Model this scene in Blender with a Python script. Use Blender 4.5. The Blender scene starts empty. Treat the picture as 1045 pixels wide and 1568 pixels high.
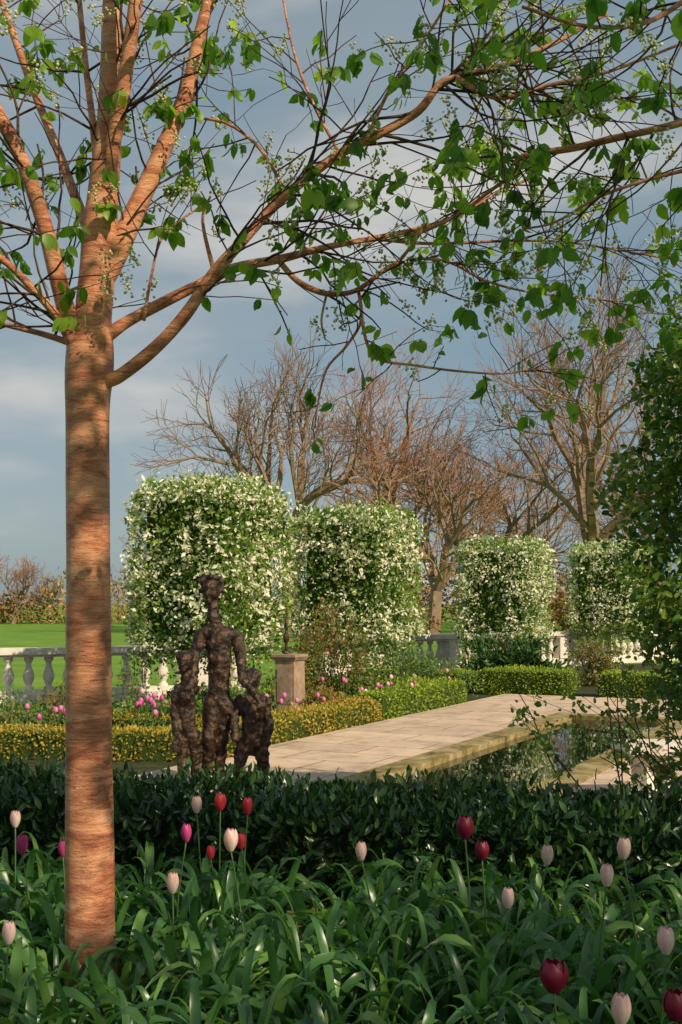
import bpy, math, random
import numpy as np
from mathutils import Vector, Matrix
rng=np.random.default_rng(7); rnd=random.Random(11)
scene=bpy.context.scene
# survey constants (focal in drawing units, eye height in metres)
F=1742.0; CX=522.0; HY=925.0; H=1.5
def S(u,v,d): return np.array([(u-CX)/F*d, d, H-(v-HY)/F*d])

# ------------------------------------------------------------------ materials
def mat(name):
    m=bpy.data.materials.new(name); m.use_nodes=True
    nt=m.node_tree; nt.nodes.clear()
    return m,nt,nt.nodes.new('ShaderNodeOutputMaterial')
def ramp(nt,stops):
    r=nt.nodes.new('ShaderNodeValToRGB'); e=r.color_ramp.elements
    while len(e)<len(stops): e.new(0.5)
    for i,(p,c) in enumerate(stops):
        e[i].position=p; e[i].color=(c[0],c[1],c[2],1)
    return r
def leafmat(name,stops,rough=0.45,trans=0.3,spec=0.4,tboost=1.6):
    m,nt,out=mat(name)
    a=nt.nodes.new('ShaderNodeAttribute'); a.attribute_name='tint'
    r=ramp(nt,stops); nt.links.new(a.outputs['Fac'],r.inputs[0])
    p=nt.nodes.new('ShaderNodeBsdfPrincipled')
    p.inputs['Roughness'].default_value=rough
    p.inputs['Specular IOR Level'].default_value=spec
    nt.links.new(r.outputs[0],p.inputs['Base Color'])
    if trans>0:
        t=nt.nodes.new('ShaderNodeBsdfTranslucent')
        mul=nt.nodes.new('ShaderNodeMix'); mul.data_type='RGBA'; mul.blend_type='MULTIPLY'
        mul.inputs[0].default_value=1; mul.inputs[7].default_value=(tboost*1.05,tboost*1.1,tboost*.55,1)
        nt.links.new(r.outputs[0],mul.inputs[6]); nt.links.new(mul.outputs[2],t.inputs[0])
        mx=nt.nodes.new('ShaderNodeMixShader'); mx.inputs[0].default_value=trans
        nt.links.new(p.outputs[0],mx.inputs[1]); nt.links.new(t.outputs[0],mx.inputs[2])
        nt.links.new(mx.outputs[0],out.inputs[0])
    else: nt.links.new(p.outputs[0],out.inputs[0])
    return m
def surf(name,stops,scale=(1,1,1),nscale=5,detail=6,rough=0.8,bump=0.3,bdist=0.02,spec=0.3,metal=0.0,coord='Object'):
    m,nt,out=mat(name)
    tc=nt.nodes.new('ShaderNodeTexCoord'); mp=nt.nodes.new('ShaderNodeMapping')
    mp.inputs['Scale'].default_value=scale
    nt.links.new(tc.outputs[coord],mp.inputs[0])
    n=nt.nodes.new('ShaderNodeTexNoise'); n.inputs['Scale'].default_value=nscale; n.inputs['Detail'].default_value=detail
    n.inputs['Roughness'].default_value=0.62
    nt.links.new(mp.outputs[0],n.inputs['Vector'])
    r=ramp(nt,stops); nt.links.new(n.outputs['Fac'],r.inputs[0])
    p=nt.nodes.new('ShaderNodeBsdfPrincipled'); p.inputs['Roughness'].default_value=rough
    p.inputs['Specular IOR Level'].default_value=spec; p.inputs['Metallic'].default_value=metal
    nt.links.new(r.outputs[0],p.inputs['Base Color'])
    if bump>0:
        b=nt.nodes.new('ShaderNodeBump'); b.inputs['Strength'].default_value=bump; b.inputs['Distance'].default_value=bdist
        nt.links.new(n.outputs['Fac'],b.inputs['Height']); nt.links.new(b.outputs[0],p.inputs['Normal'])
    nt.links.new(p.outputs[0],out.inputs[0])
    return m
M={}
M['cherryleaf']=leafmat('cherry_leaf',[(0,(.045,.13,.018)),(.5,(.11,.23,.025)),(1,(.24,.36,.04))],.4,.55,.4,2.0)
M['bud']=leafmat('blossom_bud',[(0,(.34,.36,.16)),(1,(.72,.70,.48))],.7,.3)
M['laurel']=leafmat('laurel_leaf',[(0,(.010,.034,.012)),(.7,(.028,.075,.02)),(1,(.07,.145,.03))],.28,.15,.55)
M['tulipleaf']=leafmat('tulip_leaf',[(0,(.03,.095,.03)),(.6,(.075,.19,.05)),(1,(.18,.33,.075))],.32,.38,.55)
M['pleach']=leafmat('pleached_leaf',[(0,(.06,.14,.022)),(.6,(.14,.25,.035)),(1,(.26,.35,.06))],.5,.35)
M['blossom']=leafmat('white_blossom',[(0,(.74,.72,.52)),(1,(.88,.87,.74))],.7,.3,.2,1.0)
M['box']=leafmat('box_leaf',[(0,(.10,.19,.02)),(.6,(.24,.35,.03)),(1,(.42,.46,.05))],.5,.3)
M['boxorange']=leafmat('box_leaf_bronze',[(0,(.14,.19,.02)),(.5,(.38,.32,.04)),(1,(.60,.37,.07))],.55,.3)
M['shrub']=leafmat('shrub_leaf',[(0,(.05,.12,.025)),(.6,(.12,.22,.04)),(1,(.25,.34,.07))],.4,.35)
M['column']=leafmat('column_leaf',[(0,(.022,.065,.015)),(.5,(.075,.16,.025)),(1,(.24,.32,.06))],.36,.38)
M['red']=leafmat('rose_young_leaf',[(0,(.08,.15,.03)),(.55,(.17,.19,.05)),(1,(.40,.14,.06))],.45,.3)
M['flowerbed']=leafmat('bed_leaf',[(0,(.07,.14,.04)),(.6,(.14,.24,.06)),(.9,(.28,.32,.08)),(1,(.45,.2,.09))],.5,.3)
M['yew']=leafmat('dark_spiky_leaf',[(0,(.02,.06,.015)),(1,(.07,.15,.03))],.4,.15)
M['thicket']=leafmat('thicket',[(0,(.14,.09,.04)),(.5,(.32,.18,.08)),(.8,(.22,.22,.06)),(1,(.44,.27,.11))],.9,.1,.1)
M['shade']=leafmat('shade_tree_leaf',[(0,(.03,.08,.02)),(1,(.08,.15,.03))],.4,.1)
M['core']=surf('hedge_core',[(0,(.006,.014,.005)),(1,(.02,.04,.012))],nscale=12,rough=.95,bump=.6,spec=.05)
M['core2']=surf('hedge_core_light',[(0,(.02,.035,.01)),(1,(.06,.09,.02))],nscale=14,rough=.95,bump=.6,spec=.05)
M['twigdark']=surf('cherry_twig',[(0,(.025,.014,.011)),(1,(.10,.045,.022))],nscale=30,rough=.6)
M['barebark']=surf('winter_bark',[(0.3,(.15,.10,.07)),(.7,(.38,.26,.17))],nscale=2,rough=.9,bump=0)
M['baretwig']=surf('winter_twig',[(0.3,(.12,.075,.055)),(.7,(.26,.165,.11))],nscale=.4,rough=.9,bump=0)
M['redtwig']=surf('winter_twig_red',[(0.3,(.22,.095,.05)),(.7,(.42,.20,.10))],nscale=.4,rough=.9,bump=0)
M['stem']=surf('green_stem',[(0,(.05,.11,.03)),(1,(.09,.17,.045))],nscale=20,rough=.5)
M['stone']=surf('balustrade_stone',[(.3,(.56,.49,.41)),(.7,(.82,.75,.66))],nscale=6,rough=.85,bump=.3,bdist=.01)
M['pillar']=surf('weathered_stone',[(.3,(.22,.15,.10)),(.7,(.44,.31,.22))],nscale=9,rough=.9,bump=.5,bdist=.01)
M['soil']=surf('soil',[(.3,(.02,.016,.01)),(.5,(.04,.045,.016)),(.7,(.06,.08,.025))],nscale=7,rough=.95,bump=.8,bdist=.04)
M['lawn']=surf('lawn',[(.25,(.09,.19,.025)),(.5,(.14,.26,.035)),(.75,(.21,.32,.05))],nscale=.6,detail=12,rough=.9,bump=.5,bdist=.05,spec=.1)
M['bronze']=surf('dark_bronze',[(.3,(.010,.007,.005)),(.5,(.035,.02,.013)),(.7,(.15,.085,.05))],nscale=18,detail=8,rough=.45,bump=1.0,bdist=.02,spec=.5,metal=.4)
M['table']=surf('weathered_table',[(.3,(.3,.3,.29)),(.7,(.45,.45,.43))],nscale=8,rough=.8)
def bark():
    m,nt,out=mat('cherry_bark')
    tc=nt.nodes.new('ShaderNodeTexCoord')
    def noise(scale,ns,det=5,rg=.6,dist=0):
        mp=nt.nodes.new('ShaderNodeMapping'); mp.inputs['Scale'].default_value=scale
        nt.links.new(tc.outputs['Object'],mp.inputs[0])
        n=nt.nodes.new('ShaderNodeTexNoise'); n.inputs['Scale'].default_value=ns; n.inputs['Detail'].default_value=det; n.inputs['Roughness'].default_value=rg
        n.inputs['Distortion'].default_value=dist
        nt.links.new(mp.outputs[0],n.inputs['Vector']); return n
    n1=noise((1,1,4),4,7,.7,.8); n2=noise((1,1,1.3),8,8,.7); n3=noise((8,8,50),1.8,5,.8,1.0)
    r=ramp(nt,[(.28,(.16,.045,.022)),(.42,(.46,.15,.065)),(.55,(.72,.31,.155)),(.72,(.85,.50,.30))])
    nt.links.new(n1.outputs['Fac'],r.inputs[0])
    r3=ramp(nt,[(.36,(.12,.10,.09)),(.42,(.8,.8,.8)),(.62,(1,1,1)),(.72,(1.15,1.15,1.1))])
    nt.links.new(n3.outputs['Fac'],r3.inputs[0])
    mm=nt.nodes.new('ShaderNodeMix'); mm.data_type='RGBA'; mm.blend_type='MULTIPLY'; mm.inputs[0].default_value=.85
    nt.links.new(r.outputs[0],mm.inputs[6]); nt.links.new(r3.outputs[0],mm.inputs[7])
    r2=ramp(nt,[(.56,(0,0,0)),(.66,(.7,.7,.7))]); nt.links.new(n2.outputs['Fac'],r2.inputs[0])
    m2=nt.nodes.new('ShaderNodeMix'); m2.data_type='RGBA'; m2.inputs[7].default_value=(.20,.12,.055,1)
    nt.links.new(r2.outputs[0],m2.inputs[0]); nt.links.new(mm.outputs[2],m2.inputs[6])
    p=nt.nodes.new('ShaderNodeBsdfPrincipled'); p.inputs['Roughness'].default_value=.34
    nt.links.new(m2.outputs[2],p.inputs['Base Color'])
    ad=nt.nodes.new('ShaderNodeMath'); ad.operation='ADD'
    nt.links.new(n3.outputs['Fac'],ad.inputs[0]); nt.links.new(n2.outputs['Fac'],ad.inputs[1])
    b=nt.nodes.new('ShaderNodeBump'); b.inputs['Strength'].default_value=.8; b.inputs['Distance'].default_value=.010
    nt.links.new(ad.outputs[0],b.inputs['Height']); nt.links.new(b.outputs[0],p.inputs['Normal'])
    nt.links.new(p.outputs[0],out.inputs[0]); return m
M['bark']=bark()
def paving():
    m,nt,out=mat('paving')
    tc=nt.nodes.new('ShaderNodeTexCoord')
    bt=nt.nodes.new('ShaderNodeTexBrick'); bt.inputs['Scale'].default_value=1.0
    bt.inputs['Brick Width'].default_value=.92; bt.inputs['Row Height'].default_value=.58; bt.inputs['Mortar Size'].default_value=.008
    bt.inputs['Color1'].default_value=(.68,.51,.38,1); bt.inputs['Color2'].default_value=(.54,.41,.31,1); bt.inputs['Mortar'].default_value=(.18,.14,.08,1)
    nt.links.new(tc.outputs['Object'],bt.inputs['Vector'])
    n=nt.nodes.new('ShaderNodeTexNoise'); n.inputs['Scale'].default_value=3; n.inputs['Detail'].default_value=10; n.inputs['Roughness'].default_value=.75
    nt.links.new(tc.outputs['Object'],n.inputs['Vector'])
    r=ramp(nt,[(.32,(.55,.55,.49)),(.5,(.92,.9,.88)),(.7,(1.12,1.1,1.08))]); nt.links.new(n.outputs['Fac'],r.inputs[0])
    mm=nt.nodes.new('ShaderNodeMix'); mm.data_type='RGBA'; mm.blend_type='MULTIPLY'; mm.inputs[0].default_value=1
    nt.links.new(bt.outputs['Color'],mm.inputs[6]); nt.links.new(r.outputs[0],mm.inputs[7])
    p=nt.nodes.new('ShaderNodeBsdfPrincipled'); p.inputs['Roughness'].default_value=.85
    nt.links.new(mm.outputs[2],p.inputs['Base Color'])
    b=nt.nodes.new('ShaderNodeBump'); b.inputs['Strength'].default_value=.3; b.inputs['Distance'].default_value=.01
    nt.links.new(n.outputs['Fac'],b.inputs['Height']); nt.links.new(b.outputs[0],p.inputs['Normal'])
    nt.links.new(p.outputs[0],out.inputs[0]); return m
M['paving']=paving()
M['coping']=surf('coping_stone',[(.3,(.05,.045,.02)),(.5,(.26,.20,.07)),(.75,(.46,.36,.24))],nscale=6,rough=.85,bump=.4,bdist=.01)
def water():
    m,nt,out=mat('water')
    tc=nt.nodes.new('ShaderNodeTexCoord')
    n=nt.nodes.new('ShaderNodeTexNoise'); n.inputs['Scale'].default_value=3; n.inputs['Detail'].default_value=3
    nt.links.new(tc.outputs['Object'],n.inputs['Vector'])
    p=nt.nodes.new('ShaderNodeBsdfPrincipled'); p.inputs['Base Color'].default_value=(.010,.014,.010,1)
    p.inputs['Roughness'].default_value=.01; p.inputs['IOR'].default_value=2.1
    b=nt.nodes.new('ShaderNodeBump'); b.inputs['Strength'].default_value=.02; b.inputs['Distance'].default_value=.02
    nt.links.new(n.outputs['Fac'],b.inputs['Height']); nt.links.new(b.outputs[0],p.inputs['Normal'])
    nt.links.new(p.outputs[0],out.inputs[0]); return m
M['water']=water()
def petal(name,c1,c2):
    m,nt,out=mat(name)
    a=nt.nodes.new('ShaderNodeAttribute'); a.attribute_name='tint'
    r=ramp(nt,[(0,c1),(1,c2)]); nt.links.new(a.outputs['Fac'],r.inputs[0])
    p=nt.nodes.new('ShaderNodeBsdfPrincipled'); p.inputs['Roughness'].default_value=.45
    t=nt.nodes.new('ShaderNodeBsdfTranslucent'); mx=nt.nodes.new('ShaderNodeMixShader'); mx.inputs[0].default_value=.3
    nt.links.new(r.outputs[0],p.inputs['Base Color']); nt.links.new(r.outputs[0],t.inputs[0])
    nt.links.new(p.outputs[0],mx.inputs[1]); nt.links.new(t.outputs[0],mx.inputs[2]); nt.links.new(mx.outputs[0],out.inputs[0]); return m
M['t_pink']=petal('petal_pale_pink',(.78,.38,.36),(.92,.78,.68))
M['t_red']=petal('petal_red',(.6,.02,.04),(.85,.07,.09))
M['t_mag']=petal('petal_magenta',(.40,.02,.14),(.65,.08,.28))
M['t_dark']=petal('petal_crimson',(.11,.004,.02),(.30,.012,.05))
M['t_hot']=petal('petal_bright_pink',(.65,.08,.32),(.85,.30,.55))

# ------------------------------------------------------------------ mesh helpers
def link(ob): scene.collection.objects.link(ob); return ob
def build(name,V,Fc,mats,midx=None,tint=None,smooth=False):
    V=np.asarray(V,dtype=np.float32); Fc=np.asarray(Fc,dtype=np.int32)
    me=bpy.data.meshes.new(name); k=Fc.shape[1]
    me.vertices.add(len(V)); me.vertices.foreach_set('co',V.ravel())
    me.loops.add(Fc.size); me.loops.foreach_set('vertex_index',Fc.ravel())
    me.polygons.add(len(Fc)); me.polygons.foreach_set('loop_start',np.arange(0,Fc.size,k,dtype=np.int32))
    try: me.polygons.foreach_set('loop_total',np.full(len(Fc),k,dtype=np.int32))
    except Exception: pass
    if midx is not None: me.polygons.foreach_set('material_index',np.asarray(midx,dtype=np.int32))
    me.polygons.foreach_set('use_smooth',np.full(len(Fc),smooth,dtype=bool))
    for m in mats: me.materials.append(m)
    if tint is not None:
        at=me.attributes.new('tint','FLOAT','POINT'); at.data.foreach_set('value',np.asarray(tint,dtype=np.float32))
    me.update(calc_edges=True); me.validate()
    return link(bpy.data.objects.new(name,me))
def unit(a): return a/np.maximum(np.linalg.norm(a,axis=-1,keepdims=True),1e-9)
T_LO=(np.array([[0,0,0],[.28,.45,.07],[0,1,-.05],[-.28,.45,.07]]),np.array([[0,1,2],[0,2,3]]))
def leaf_hi(w=.34,curl=.18):
    t=[0,.22,.5,.78,1]; ww=[0,.8,1,.62,0]; V=[];Fc=[]
    V.append([0,0,0])
    for i in (1,2,3):
        z=-curl*t[i]**2; V+= [[-w*ww[i],t[i],z+.06],[0,t[i],z],[w*ww[i],t[i],z+.06]]
    V.append([0,1,-curl*1.1]); 
    Fc+=[[0,2,1],[0,3,2]]
    for a in (1,4): Fc+=[[a,a+1,a+4],[a,a+4,a+3],[a+1,a+2,a+5],[a+1,a+5,a+4]]
    Fc+=[[7,8,10],[8,9,10]]
    return np.array(V,float),np.array(Fc)
T_HI=leaf_hi(.30,.25)
T_LAN=leaf_hi(.19,.1)
T_OCT=(np.array([[1,0,0],[-1,0,0],[0,1,0],[0,-1,0],[0,0,1],[0,0,-1]],float)*.5,np.array([[0,2,4],[2,1,4],[1,3,4],[3,0,4],[2,0,5],[1,2,5],[3,1,5],[0,3,5]]))
def strap(h,reach,w,droop,twist=0.0):
    n=8; V=[];Fc=[]
    for i in range(n+1):
        t=i/n; y=reach*t**1.5; z=h*math.sin(min(1,t)*math.pi*.5*(1+droop)); ww=w*math.sin(math.pi*(.14+.86*t))**.7 if i<n else 0.001
        c,s=math.cos(twist*t),math.sin(twist*t)
        V+=[[-ww*c,y,z+.35*ww-ww*s],[0,y,z-.2*ww],[ww*c,y,z+.35*ww+ww*s]]
    for i in range(n):
        a=3*i
        Fc+=[[a,a+1,a+4],[a,a+4,a+3],[a+1,a+2,a+5],[a+1,a+5,a+4]]
    return np.array(V,float),np.array(Fc)
def stamp(T,pos,yd,nr,sc):
    TV,TF=T; n=len(pos); yd=unit(yd); x=unit(np.cross(yd,nr)); z=np.cross(x,yd)
    sc=np.asarray(sc).reshape(-1,1,1) if np.ndim(sc) else np.full((n,1,1),sc)
    V=pos[:,None,:]+sc*(TV[None,:,0:1]*x[:,None]+TV[None,:,1:2]*yd[:,None]+TV[None,:,2:3]*z[:,None])
    Fc=TF[None]+(np.arange(n)*len(TV))[:,None,None]
    return V.reshape(-1,3),Fc.reshape(-1,3)
class Acc:
    def __init__(s): s.V=[];s.F=[];s.M=[];s.T=[];s.n=0
    def add(s,V,Fc,mi=0,tint=.5):
        s.V.append(V); s.F.append(Fc+s.n); s.n+=len(V); s.M.append(np.full(len(Fc),mi))
        s.T.append(np.broadcast_to(np.asarray(tint,float),(len(V),)))
    def leaves(s,T,pos,yd,nr,sc,mi=0,tint=None):
        if len(pos)==0: return
        V,Fc=stamp(T,pos,yd,nr,sc)
        if tint is None: tint=rng.random(len(pos))
        s.add(V,Fc,mi,np.repeat(tint,len(T[0])))
    def segs(s,segs,sides=3,mi=0):
        if not segs: return
        A=np.array([[*a,*b] for a,b,_,_ in segs]); r=np.array([[x,y] for _,_,x,y in segs])
        p,q=A[:,:3],A[:,3:]; d=unit(q-p); ref=np.tile([.3,.2,1.0],(len(d),1)); ref[np.abs(d[:,2])>.93]=[1,.1,0]
        u=unit(np.cross(d,ref)); v=np.cross(d,u)
        ang=np.arange(sides)*2*np.pi/sides; c=np.cos(ang)[None,:,None]; sn=np.sin(ang)[None,:,None]
        ring=u[:,None]*c+v[:,None]*sn
        a=p[:,None]+ring*r[:,0,None,None]; b=q[:,None]+ring*r[:,1,None,None]
        V=np.concatenate([a,b],1).reshape(-1,3); i=np.arange(sides); j=(i+1)%sides
        t=np.concatenate([np.stack([i,j,j+sides],1),np.stack([i,j+sides,i+sides],1)])
        Fc=(t[None]+(np.arange(len(p))*2*sides)[:,None,None]).reshape(-1,3)
        s.add(V,Fc,mi)
    def tube(s,pts,rad,sides=12,mi=0,wob=0.0,sub=5):
        P=np.array(pts,float); R=np.array(rad,float); Q=[];RR=[]
        n=len(P)
        for i in range(n-1):
            p0,p1,p2,p3=P[max(i-1,0)],P[i],P[i+1],P[min(i+2,n-1)]
            for k in range(sub):
                t=k/sub
                Q.append(.5*((2*p1)+(-p0+p2)*t+(2*p0-5*p1+4*p2-p3)*t*t+(-p0+3*p1-3*p2+p3)*t**3)); RR.append(R[i]*(1-t)+R[i+1]*t)
        Q.append(P[-1]); RR.append(R[-1]); Q=np.array(Q); RR=np.array(RR)
        d=unit(np.gradient(Q,axis=0)); u=np.cross(d[0],[.2,1,.1]); u/=np.linalg.norm(u); V=[]
        ph=rng.random(4)*6
        for i in range(len(Q)):
            u=u-d[i]*np.dot(u,d[i]); u/=np.linalg.norm(u); v=np.cross(d[i],u)
            for k in range(sides):
                a=2*math.pi*k/sides
                w=1+wob*(math.sin(a*2+ph[0]+i*.13)+.6*math.sin(a*3+ph[1]-i*.31)+.7*math.sin(i*.9+ph[2]))
                V.append(Q[i]+(u*math.cos(a)+v*math.sin(a))*RR[i]*w)
        Fc=[]
        for i in range(len(Q)-1):
            for k in range(sides):
                a=i*sides+k;b=i*sides+(k+1)%sides
                Fc+=[[a,b,b+sides],[a,b+sides,a+sides]]
        V.append(Q[0]-d[0]*RR[0]*.6); V.append(Q[-1]+d[-1]*RR[-1]*.6); e=len(Q)*sides; l=(len(Q)-1)*sides
        for k in range(sides):
            Fc+=[[e,(k+1)%sides,k],[e+1,l+k,l+(k+1)%sides]]
        s.add(np.array(V),np.array(Fc),mi); return Q,RR
    def box(s,x0,x1,y0,y1,z0,z1,mi=0):
        V=np.array([[x,y,z] for z in (z0,z1) for y in (y0,y1) for x in (x0,x1)],float)
        q=[[0,2,3,1],[4,5,7,6],[0,1,5,4],[2,6,7,3],[0,4,6,2],[1,3,7,5]]
        Fc=[]
        for a,b,c,d in q: Fc+=[[a,b,c],[a,c,d]]
        s.add(V,np.array(Fc),mi)
    def lathe(s,prof,c=(0,0,0),sides=16,mi=0):
        V=[];Fc=[]
        for r,z in prof:
            for k in range(sides):
                a=2*math.pi*k/sides; V.append([c[0]+r*math.cos(a),c[1]+r*math.sin(a),c[2]+z])
        for i in range(len(prof)-1):
            for k in range(sides):
                a=i*sides+k;b=i*sides+(k+1)%sides; Fc+=[[a,b,b+sides],[a,b+sides,a+sides]]
        s.add(np.array(V),np.array(Fc),mi)
    def obj(s,name,mats,smooth=False,mtx=None):
        ob=build(name,np.concatenate(s.V),np.concatenate(s.F),mats,np.concatenate(s.M),np.concatenate(s.T),smooth)
        if mtx is not None: ob.matrix_world=mtx
        return ob
def rdir(n): return unit(rng.normal(size=(n,3)))
GM=Matrix.Translation((.68,10.05,0))@Matrix.Rotation(-math.atan2(.45,.893),4,'Z')
def gl(x,y,z=0): v=GM@Vector((x,y,z)); return np.array(v)

# ------------------------------------------------------------------ ground
def sheet(name,pts,z,m):
    me=bpy.data.meshes.new(name); me.from_pydata([(p[0],p[1],z) for p in pts],[],[list(range(len(pts)))]); me.materials.append(m)
    return link(bpy.data.objects.new(name,me))
sheet('lawn_ground',[(-900,-300),(900,-300),(900,1500),(-900,1500)],0,M['lawn'])
sheet('garden_soil',[(-9,.5),(9,.5),(12,22),(7.5,28.5),(0,24),(-1.5,19.5),(-9,15.8)],.004,M['soil'])
A=Acc()
A.box(-1.95,-.28,-5,5.4,0,.06); A.box(1.53,3.4,-5,5.4,0,.06); A.box(-1.95,6.5,5.4,8.2,0,.06); A.box(4.6,6.2,8.2,14,0,.06)
A.obj('stone_path',[M['paving']],mtx=GM)
A=Acc()
y=-5
while y<5.3:
    e=min(y+.9,5.385)
    A.box(-.27,0,y,e-.006,0,.075); A.box(1.25,1.52,y,e-.006,0,.075); y+=.9
A.box(.002,1.248,5.1,5.385,0,.072)
A.obj('canal_coping',[M['coping']],mtx=GM)
w=sheet('canal_water',[(0,-5),(1.25,-5),(1.25,5.1),(0,5.1)],.018,M['water']); w.matrix_world=GM

# ------------------------------------------------------------------ balustrade
def balustrade(name,p0,p1):
    p0=np.array(p0,float);p1=np.array(p1,float); L=np.linalg.norm(p1-p0); ang=math.atan2(p1[1]-p0[1],p1[0]-p0[0])
    A=Acc()
    A.box(0,L,-.20,.20,0,.14); A.box(0,L,-.15,.15,.14,.20); A.box(0,L,-.12,.12,.70,.74); A.box(0,L,-.17,.17,.74,.84)
    prof=[(.075,0),(.075,.04),(.05,.05),(.045,.08),(.07,.13),(.088,.19),(.085,.24),(.055,.32),(.04,.38),(.042,.42),(.06,.43),(.06,.445),(.07,.45),(.07,.5)]
    nb=int(L/.29)
    for i in range(nb):
        x=(i+.5)*L/nb
        if (i%13)==12: A.box(x-.16,x+.16,-.19,.19,.2,.698); continue
        A.lathe(prof,(x,0,.2),14)
    return A.obj(name,[M['stone']],mtx=Matrix.Translation((p0[0],p0[1],0))@Matrix.Rotation(ang,4,'Z'))
balustrade('stone_balustrade',(-9.2,15.15),(-1.6,18.6))
balustrade('stone_balustrade',(-.4,22.6),(10,31.5))

# ------------------------------------------------------------------ hedges
def hedge(name,c,ang,sx,sy,z0,z1,n,ls,m,core,T=T_LO,jit=.03,up=.3,coreshrink=.07,flower=None,fn=0,fs=.03):
    A=Acc(); hx,hy,hz=sx/2,sy/2,(z1-z0)/2
    k=coreshrink
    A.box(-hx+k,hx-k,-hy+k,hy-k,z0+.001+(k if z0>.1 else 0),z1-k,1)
    areas=np.array([sy*2*hz,sy*2*hz,sx*2*hz,sx*2*hz,sx*sy,sx*sy*(.6 if z0>.1 else 0)]); 
    def sample(n):
        f=rng.choice(6,n,p=areas/areas.sum()); a=rng.uniform(-1,1,n);b=rng.uniform(-1,1,n)
        P=np.zeros((n,3));N=np.zeros((n,3))
        for i in range(6):
            q=f==i; sg=1 if i%2==0 else -1
            if i<2: P[q]=np.stack([np.full(q.sum(),sg*hx),a[q]*hy,b[q]*hz],1);N[q]=[sg,0,0]
            elif i<4: P[q]=np.stack([a[q]*hx,np.full(q.sum(),sg*hy),b[q]*hz],1);N[q]=[0,sg,0]
            else:
                P[q]=np.stack([a[q]*hx,b[q]*hy,np.full(q.sum(),sg*hz)],1);N[q]=[0,0,sg]
        # soften the clipped corners
        rr=np.maximum(0,np.abs(P)/np.array([hx,hy,hz])-.82); cr=rr.sum(1)-rr.max(1)
        P=P*(1-.35*cr[:,None])
        lump=np.sin(P[:,0]*5.1+P[:,2]*3+ph[0])*np.sin(P[:,1]*4.3+P[:,2]*5+ph[1])*.6+rng.normal(0,1,n)*.8
        P=P+N*lump[:,None]*jit-N*jit*.5; P[:,2]+=(z0+z1)/2
        return P,N,lump
    ph=rng.random(2)*6
    P,N,l=sample(n)
    ta=np.clip(.5+.22*l+rng.normal(0,.2,n),0,1)
    A.leaves(T,P,unit(N*.5+rng.normal(size=(n,3))*.6+np.array([0,0,up])),unit(N+rng.normal(size=(n,3))*.5),ls*rng.uniform(.7,1.3,n),0,ta)
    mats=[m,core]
    if flower:
        P,N,l=sample(fn)
        keep=(np.sin(P[:,0]*6+ph[1])+np.sin(P[:,1]*6+1)+np.sin(P[:,2]*5+ph[0])+rng.normal(0,1,fn)+1.0*(P[:,2]>z1-.25)+.9*N[:,0])>-.3
        P=P[keep];N=N[keep]; nn=len(P); s0=rng.uniform(.6,1.4,nn)
        for _ in range(4):
            Q=P+rng.normal(0,.024,(nn,3))*s0[:,None]+N*.03
            A.leaves(T_LO,Q,rdir(nn),unit(N+rng.normal(size=(nn,3))*.6),fs*s0*rng.uniform(.6,1.2,nn),2)
        mats.append(flower)
    mt=Matrix.Translation((c[0],c[1],0))@Matrix.Rotation(ang,4,'Z')
    return A.obj(name,mats,mtx=mt)
GA=-math.atan2(.45,.893)
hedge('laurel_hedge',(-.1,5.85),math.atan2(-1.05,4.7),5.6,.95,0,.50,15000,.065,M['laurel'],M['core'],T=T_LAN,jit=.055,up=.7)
def pleached(d,u,z0,z1,s,n=9000,fn=3800):
    x=(u-CX)/F*d; root=bpy.data.objects.new('pleached_blossom_tree',None); link(root); root.location=(x,d,0)
    h=hedge('crown',(0,0),GA,s,s,z0,z1,n,.07,M['pleach'],M['core2'],jit=.085,coreshrink=.2,flower=M['blossom'],fn=fn,fs=.068)
    h.parent=root
    A=Acc(); A.tube([(0,0,0),(.02,0,.5),(0,.01,1.2)],[.06,.05,.045],10,0,.03)
    for k in range(10):
        a=k*.7; A.tube([(0,0,.8+.03*k),(.3*math.cos(a),.3*math.sin(a),1.2),(.6*math.cos(a),.6*math.sin(a),1.5)],[.02,.015,.01],6,0)
    t=A.obj('trunk',[M['barebark']],True); t.parent=root
    A=Acc(); k=900; P=np.stack([rng.uniform(-s*.5,s*.5,k),rng.uniform(-s*.5,s*.5,k),z0-rng.exponential(.12,k)],1)
    R=np.array(Matrix.Rotation(GA,3,'Z')); P=P@R.T
    A.leaves(T_LO,P,rdir(k)+[0,0,-.3],rdir(k),.07*rng.uniform(.6,1.2,k),0); 
    A.leaves(T_LO,P[:250]+rng.normal(0,.03,(250,3)),rdir(250),rdir(250),.06,1)
    k=200; P=np.stack([rng.uniform(-s*.46,s*.46,k),rng.uniform(-s*.46,s*.46,k),z1-.03+rng.exponential(.035,k)],1)@R.T
    A.leaves(T_LO,P,rdir(k)*.6+[0,0,1],rdir(k),.08*rng.uniform(.6,1.2,k),0)
    o=A.obj('loose_sprays',[M['pleach'],M['blossom']]); o.parent=root
pleached(15,322,.9,3.02,1.58,10000,3900)
pleached(18,547,.9,2.92,1.58,9000,3700)
pleached(23,771,.75,2.72,1.56,7000,3300)
pleached(27.5,932,.9,2.88,1.6,7000,3300)
pleached(33,1110,.9,2.9,1.6,3000,1500)

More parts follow.
